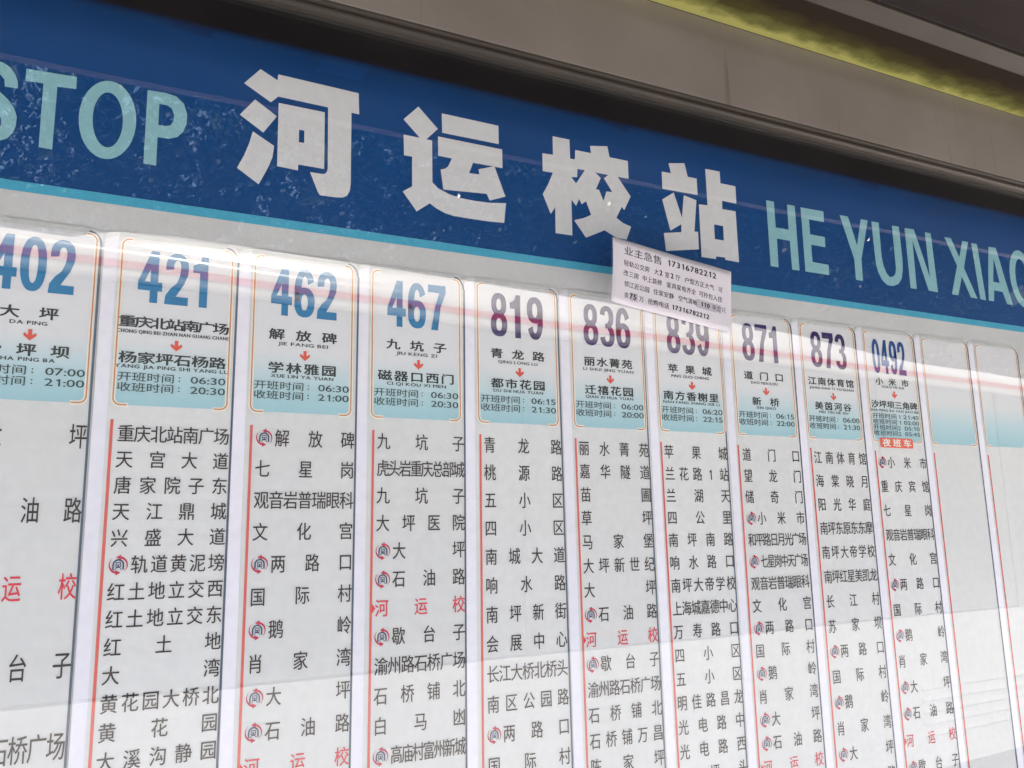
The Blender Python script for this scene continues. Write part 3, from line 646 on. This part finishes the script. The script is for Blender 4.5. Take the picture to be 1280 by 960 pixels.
card(5, '839', P_, 'route 839 card in purple, its number partly behind the paper notice', '苹果城', 'PING GUO CHENG', '南方香榭里', 'NAN FANG XIANG XIE LI', ((T1, '06:20'), (T2, '22:15')),
     ('苹果城', '兰花路1站', '兰湖天', '四公里', '南坪南路', '响水路口', '南坪大帝学校', '上海城嘉德中心', '万寿路口', '四小区', '五小区', '明佳路昌龙', '光电路中', '光电路西', '南坪头'), -.2320, -.0284, .0190)
card(6, '871', P_, 'route 871 card in purple', '道门口', 'DAO MEN KOU', '新桥', 'XIN QIAO', ((T1, '06:15'), (T2, '22:00')),
     ('道门口', '望龙门', '储奇门', '@小米市', '和平路日月光广场', '@七星岗中天广场', '观音岩普瑞眼科', '文化宫', '@两路口', '国际村', '@鹅岭', '肖家湾', '@大坪', '@石油路', '*河运校'), -.2321, -.0288, .0190)
card(7, '873', P_, 'route 873 card in purple', '江南体育馆', 'JIANG NAN TI YU GUAN', '美茵河谷', 'MEI YIN HE GU', ((T1, '06:00'), (T2, '21:30')),
     ('江南体育馆', '海棠晓月', '阳光华庭', '南坪东原东东摩', '南坪大帝学校', '南坪红星美凯龙', '长江村', '苏家坝', '@两路口', '国际村', '@鹅岭', '肖家湾', '@大坪', '@石油路'), -.2326, -.0336, .0195)
card(8, '0492', V_, 'route 0492 night bus card with a red badge', '小米市', 'XIAO MI SHI', '沙坪坝三角碑', 'SHA PING BA SAN JIAO BEI',
     ((T1 + '1', '21:40'), (T2 + '1', '02:00'), (T1 + '2', '05:10'), (T2 + '2', '05:45')),
     ('@小米市', '重庆宾馆', '七星岗', '观音岩普瑞眼科', '文化宫', '@两路口', '国际村', '@鹅岭', '肖家湾', '@大坪', '@石油路', '*河运校', '@歇台子'), -.2365, -.0360, .0190, badge='夜班车')
card(9, '', None, 'blank card right of the night bus card')
card(10, '', None, 'blank card at the right end')

# glass pane with its black ceramic border
GY = -0.050
b = MB(); b.box(X0, X1, GY, GY + .005, ZB, 0.2345, 1)
b.m[2] = 0                                     # only the outer face carries the reflecting surface
b.build('glass_pane', [M['glass'], M['clear']], case)
b = MB(); b.rect(X0, X1, 0.1955, 0.2345, GY + .0056)
b.build('glass_border', M['frit'], case)
b = MB(); pitch = .0026
rows_ = 8
for j in range(rows_):
    s_ = pitch * .5 * (1.02 - .115 * j); z = .1955 - pitch * .5 * (j + .3); x = X0 + (pitch / 2 if j % 2 else 0)
    while x < X1:
        b.poly([(x - s_, GY + .0056, z), (x, GY + .0056, z - s_), (x + s_, GY + .0056, z), (x, GY + .0056, z + s_)]); x += pitch
    # neighbouring rows interleave
fd = b.build('border_dots', M['frit'], case)

# steel frame: lip, fascia, sides, foot
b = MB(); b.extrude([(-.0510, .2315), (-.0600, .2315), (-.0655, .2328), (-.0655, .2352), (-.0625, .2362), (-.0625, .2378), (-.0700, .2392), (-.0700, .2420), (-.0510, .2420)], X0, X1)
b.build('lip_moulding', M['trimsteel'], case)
b = MB(); b.box(X0, X1, GY - .0012, GY + .004, .2308, .2314); b.build('gasket', M['rubber'], case)
b = MB(); b.box(X0 - .05, X1 + .05, -.0700, .10, .2424, .3655)
b.build('top_fascia', M['fascia'], case, bevel=.0008)
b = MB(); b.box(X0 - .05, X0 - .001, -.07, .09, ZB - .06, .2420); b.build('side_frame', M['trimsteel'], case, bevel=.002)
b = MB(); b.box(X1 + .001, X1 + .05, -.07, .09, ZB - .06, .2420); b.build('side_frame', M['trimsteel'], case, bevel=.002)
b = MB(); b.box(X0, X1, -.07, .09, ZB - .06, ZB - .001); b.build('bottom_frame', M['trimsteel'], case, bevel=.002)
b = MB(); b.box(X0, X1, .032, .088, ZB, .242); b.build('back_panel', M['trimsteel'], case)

# ---------------------------------------------------------------- shelter roof
roof = tag(empty('shelter_roof', (0, 0, .3655)), 'steel shelter roof running over the display case, dark underside with a painted yellow-green reflection', 'shelter roof')
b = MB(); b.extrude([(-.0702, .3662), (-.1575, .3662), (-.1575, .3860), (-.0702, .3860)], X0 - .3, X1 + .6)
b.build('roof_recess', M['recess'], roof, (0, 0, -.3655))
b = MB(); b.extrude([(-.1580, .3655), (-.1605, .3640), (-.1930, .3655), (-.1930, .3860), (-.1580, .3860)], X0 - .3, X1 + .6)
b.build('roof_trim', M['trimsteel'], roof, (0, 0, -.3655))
b = MB(); b.extrude([(-.1945, .3700), (-.1975, .3700), (-.1975, .3860), (-.1945, .3860)], X0 - .3, X1 + .6)
b.build('shadow_gap', M['rubber'], roof, (0, 0, -.3655))
prof = [(-.1990, .3668), (-.2200, .3660), (-.2600, .3700), (-.722, .4720), (-.722, .52), (-.1990, .52)]
b = MB(); b.extrude(prof, X0 - .3, X1 + .6)
b.build('roof_underside', M['roofpaint'], roof, (0, 0, -.3655))
b = MB(); pr = []
for i in range(14):
    a = 2 * math.pi * i / 14; pr.append((-.740 + .014 * math.cos(a), .486 + .014 * math.sin(a)))
b.extrude(pr, X0 - .3, X1 + .6)
b.build('roof_edge_tube', M['edgepaint'], roof, (0, 0, -.3655))
b = MB(); b.box(X0 - .3, X1 + .6, -.735, .45, .522, .56)
b.build('roof_sheet', M['roofpaint'], roof, (0, 0, -.3655))
for x in (X0 - .12, X1 + .07):
    b = MB(); b.box(x, x + .09, .0, .09, GZ + .001, .365); b.build('post', M['trimsteel'], roof, (0, 0, -.3655), bevel=.004)

# ---------------------------------------------------------------- paper notice stuck on the glass
PY = GY - .0012
PC = ((.5715, .0302), (.7588, .0082), (.7500, -.0772), (.5627, -.0545))    # TL TR BR BL
def pap(u, v, lift=0.0):
    (ax, az), (bx, bz), (cx, cz), (dx, dz) = PC
    x = (1 - v) * ((1 - u) * ax + u * bx) + v * ((1 - u) * dx + u * cx)
    z = (1 - v) * ((1 - u) * az + u * bz) + v * ((1 - u) * dz + u * cz)
    x += -.0014 * math.sin(math.pi * v) * (1 - u) * -1.2
    curl = .0035 * max(0, .14 - u) / .14 * max(0, v) ** 2 + .0030 * max(0, u - .88) / .12 * v + .0010 * (1 + math.sin(u * 9 + v * 4)) * .5
    return (x, PY - curl - lift, z)
b = MB(); nu, nv = 24, 10
vs = [pap(i / nu, j / nv) for j in range(nv + 1) for i in range(nu + 1)]
b.mesh(vs, [(j * (nu + 1) + i, j * (nu + 1) + i + 1, (j + 1) * (nu + 1) + i + 1, (j + 1) * (nu + 1) + i) for j in range(nv) for i in range(nu)])
n0 = len(vs)
me = b.data('paper_notice', [M['notice']])
for p in me.polygons: p.use_smooth = True
notice = link('paper_notice', me)
sol = notice.modifiers.new('thickness', 'SOLIDIFY'); sol.thickness = .00012; sol.offset = 0
tag(notice, 'small lilac white paper notice stuck crooked on the glass over route 839', 'notice')
PW, PH = .1887, .0860
def pf(X, Z, q): return pap(X / PW, Z / PH, .00025 + q * .00003)      # X right, Z downwards in metres
def nline(segs, v, hgt):
    """segs: (text, u0, u1, kind, scale)"""
    g = MB()
    for s, u0, u1, kind, sc in segs:
        x0, x1 = u0 * PW, u1 * PW; zc = v * PH
        if kind == 'c':
            n = len(s); w = (x1 - x0) / n
            for i, ch in enumerate(s):
                vs, fs, *_ = glyph(ch)
                for q, ox in enumerate((0, .00012)):
                    g.mesh([pf(x0 + (i + a) * w + ox, zc - (b_ - .38) * hgt * sc, q) for a, b_ in vs], fs)
        else:
            tmp = MB(); latin(tmp, s, x0, x1, 0, hgt * .66 * sc, 0, .00038, fixed=.50)
            g.mesh([pf(x, zc + hgt * .30 * sc - z, (i % 5)) for i, (x, y, z) in enumerate(tmp.v)], tmp.f)
    return g
for v, h, segs in (
    (.155, .0125, (('业主急售', .085, .405, 'c', 1), ('17316782212', .445, .865, 'l', .92))),
    (.350, .0084, (('轻轨公交旁', .085, .30, 'c', 1), ('大', .335, .375, 'c', 1), ('2', .382, .405, 'l', 1.25), ('室', .425, .465, 'c', 1), ('2', .475, .498, 'l', 1.25), ('厅', .515, .555, 'c', 1), ('户型方正大气', .590, .85, 'c', 1), ('可', .885, .925, 'c', 1))),
    (.505, .0084, (('改三房', .085, .215, 'c', 1), ('中上装修', .240, .405, 'c', 1), ('家具家电齐全', .440, .690, 'c', 1), ('可拎包入住', .715, .925, 'c', 1))),
    (.668, .0084, (('邻江近公园', .095, .305, 'c', 1), ('住家安静', .335, .505, 'c', 1), ('空气清晰', .540, .705, 'c', 1), ('110', .735, .815, 'l', 1.05), ('平方只', .835, .955, 'c', 1))),
    (.840, .0084, (('卖', .105, .145, 'c', 1), ('75', .150, .205, 'l', 1.25), ('万', .225, .265, 'c', 1), ('抢购电话', .295, .470, 'c', 1), ('17316782212', .490, .815, 'l', 1.1)))):
    nline(segs, v, h).build('printed_line', M['noticeink'], notice)
for u0, u1, v0, v1 in ((.700, .915, .600, .735), (.150, .215, .775, .905)):
    g = MB()
    for i in range(12):
        ua, ub = u0 + (u1 - u0) * i / 12, u0 + (u1 - u0) * (i + 1) / 12; vm = (v0 + v1) / 2
        g.poly([pap(ua, v0, .00014), pap(ub, v0, .00014), pap(ub, vm, .00014), pap(ua, vm, .00014)])
        g.poly([pap(ua, vm, .00014), pap(ub, vm, .00014), pap(ub, v1, .00014), pap(ua, v1, .00014)])
    g.build('grey_highlight', M['noticehl'], notice)

# ---------------------------------------------------------------- bus standing in the road, seen mirrored in the glass
bus = tag(empty('city_bus', (-.35, -2.82, GZ - .12), math.radians(-5.3)), 'white city bus with a red stripe along its roof edge, mirrored in the display glass', 'bus')
H0 = .12
BL0, BL1 = -3.5, 8.3
def h_(v): return v + H0
b = MB(); b.extrude([(0, h_(.10)), (0, h_(1.045)), (-2.47, h_(1.045)), (-2.47, h_(.10))], BL0, BL1)
b.build('lower_body', M['buslow'], bus)
cove = [(-.03, h_(2.666)), (-.014, h_(2.670)), (-.005, h_(2.679)), (0, h_(2.695)), (0, h_(2.77)), (-.0015, h_(2.786)), (-.006, h_(2.800)), (-.0125, h_(2.811)), (-.0145, h_(2.8125)), (-.0165, h_(2.8165)), (-.026, h_(2.828)), (-.040, h_(2.838)), (-.060, h_(2.846)), (-.085, h_(2.851)), (-.12, h_(2.855)),
        (-.6, h_(2.88)), (-1.85, h_(2.88)), (-2.35, h_(2.855)), (-2.47, h_(2.80)), (-2.47, h_(2.64))]
b = MB(); b.extrude(cove, BL0, BL1); o = b.build('roof', M['buswhite'], bus)
for p in o.data.polygons: p.use_smooth = True
md = o.modifiers.new('split', 'EDGE_SPLIT'); md.split_angle = math.radians(40)
b = MB(); b.box(BL0 + .01, BL1 - .01, .0005, .0045, h_(2.722), h_(2.756)); b.build('red_stripe', M['busred'], bus)
b = MB(); pr = [(-.05, 2.84, 0), (-.075, 2.90, .6), (-.10, 2.935, 1), (-.14, 2.952, 1), (-.7, 2.97, 1), (-1.7, 2.97, 1), (-2.3, 2.93, 1), (-2.35, 2.84, 0)]
sec = [(.22, .02), (.30, .45), (.42, .80), (.65, .95), (1.0, 1.0), (3.8, 1.0), (4.6, .85), (5.2, .55), (5.7, .25), (6.1, .02)]
nn = len(pr)
vs = [(x, y, h_(2.84 + (z - 2.84) * k)) for x, k in sec for y, z, _ in pr]
b.mesh(vs, [(i * nn + j, i * nn + j + 1, (i + 1) * nn + j + 1, (i + 1) * nn + j) for i in range(len(sec) - 1) for j in range(nn - 1)])
o = b.build('roof_unit', M['buswhite'], bus)
for p in o.data.polygons: p.use_smooth = True
b = MB(); b.box(BL0, BL1, -2.40, -2.30, h_(1.05), h_(2.64)); b.build('far_side', M['busgrey'], bus)
x = BL0 + .1
while x < BL1 - .6:
    w = 1.38
    b = MB(); b.box(x, min(x + w, BL1 - .1), -.016, -.008, h_(1.06), h_(2.662)); wd = b.build('window', M['busglass'], bus)
    b = MB(); b.box(x + w, x + w + .07, -.05, 0, h_(1.05), h_(2.665)); b.build('pillar', M['busgrey'], bus)
    x += w + .07
for xw in (BL0 + 1.9, BL1 - 1.0):
    b = MB(); n = 28
    for y0, y1, r0, mi in ((-.30, -.03, .48, 0), (-.31, -.012, .27, 1)):
        b.mesh([(xw + r0 * math.cos(2 * math.pi * i / n), y, .48 + r0 * math.sin(2 * math.pi * i / n)) for y in (y0, y1) for i in range(n)],
               [(i, (i + 1) % n, (i + 1) % n + n, i + n) for i in range(n)] + [tuple(range(n)), tuple(range(n, 2 * n))], mi)
    b.build('wheel', [M['tyre'], M['rim']], bus)
for i in range(5):
    b = MB(); b.extrude([(.001, h_(.62 - .07 * i)), (.006, h_(.585 - .07 * i)), (.001, h_(.575 - .07 * i))], 5.4, 6.9); b.build('vent_slat', M['buslow'], bus)

# ---------------------------------------------------------------- street trees beyond the road
def tree(x, y, h, rx, rz, n, core, seed, label):
    r = random.Random(seed)
    t = tag(empty('street_tree', (x, y, GZ)), label, 'tree', 'street trees across the road')
    b = MB(); n_ = 10; rad = ((0, .24), (.6, .19), (h * .35, .16), (h * .6, .11), (h * .9, .05))
    for (z0, r0), (z1, r1) in zip(rad, rad[1:]):
        b.mesh([(r0 * math.cos(2 * math.pi * i / n_) + .05 * math.sin(z0), r0 * math.sin(2 * math.pi * i / n_), z0) for i in range(n_)] +
               [(r1 * math.cos(2 * math.pi * i / n_) + .05 * math.sin(z1), r1 * math.sin(2 * math.pi * i / n_), z1) for i in range(n_)],
               [(i, (i + 1) % n_, (i + 1) % n_ + n_, i + n_) for i in range(n_)])
    b.build('trunk', M['bark'], t)
    b = MB(); cl = [(r.gauss(0, .45), r.gauss(0, .45), r.gauss(0, .42)) for _ in range(110)]
    g_, u_ = r.gauss, r.uniform
    def leaf(px, py, pz, s, mi):
        ax, ay, az = g_(0, 1), g_(0, 1), g_(0, .6); l = s * 1.4 / math.sqrt(ax * ax + ay * ay + az * az + 1e-6); ax *= l; ay *= l; az *= l
        qx, qy, qz = ay * .9 - az * .3, az * .4 - ax * .9, ax * .3 - ay * .4
        l = s * .6 / math.sqrt(qx * qx + qy * qy + qz * qz + 1e-9); qx *= l; qy *= l; qz *= l
        n0 = len(b.v)
        b.v += [(px - ax, py - ay, pz - az), (px + qx, py + qy, pz + qz), (px + ax, py + ay, pz + az), (px - qx, py - qy, pz - qz)]
        b.f.append((n0, n0 + 1, n0 + 2, n0 + 3)); b.m.append(mi)
    for i in range(n):
        c = r.choice(cl); pz = h * .62 + (c[2] + g_(0, .13)) * rz
        if pz < 2.4: continue
        leaf((c[0] + g_(0, .14)) * rx, (c[1] + g_(0, .14)) * rx * .7, pz, u_(.028, .052), 1 if r.random() < .20 else 0)
    for i in range(core):
        leaf(g_(0, .42) * rx, g_(0, .25) * rx, h * .66 + g_(0, .34) * rz, u_(.13, .22), 0)
    b.build('crown', [M['leaf'], M['leafshiny']], t)
lab = ('leafy street tree across the road at the left', 'broad street tree across the road behind the bus', 'tall street tree across the road', 'dense street tree farther along the road', 'far street tree at the right end of the row', 'most distant street tree of the row')
for i, (x, y, h, rx, rz) in enumerate(((-3.0, -10.4, 8.5, 4.2, 4.0), (1.2, -10.1, 9.0, 4.0, 4.2), (5.4, -10.6, 9.4, 4.4, 4.4), (10.0, -10.2, 8.8, 4.3, 4.2), (15.0, -10.8, 9.5, 4.6, 4.5), (20.5, -10.5, 9.2, 4.8, 4.4))):
    tree(x, y, h, rx, rz, (36000, 36000, 42000, 46000, 36000, 20000)[i], (1200, 1500, 2600, 6000, 6000, 5000)[i], 11 + i, lab[i])
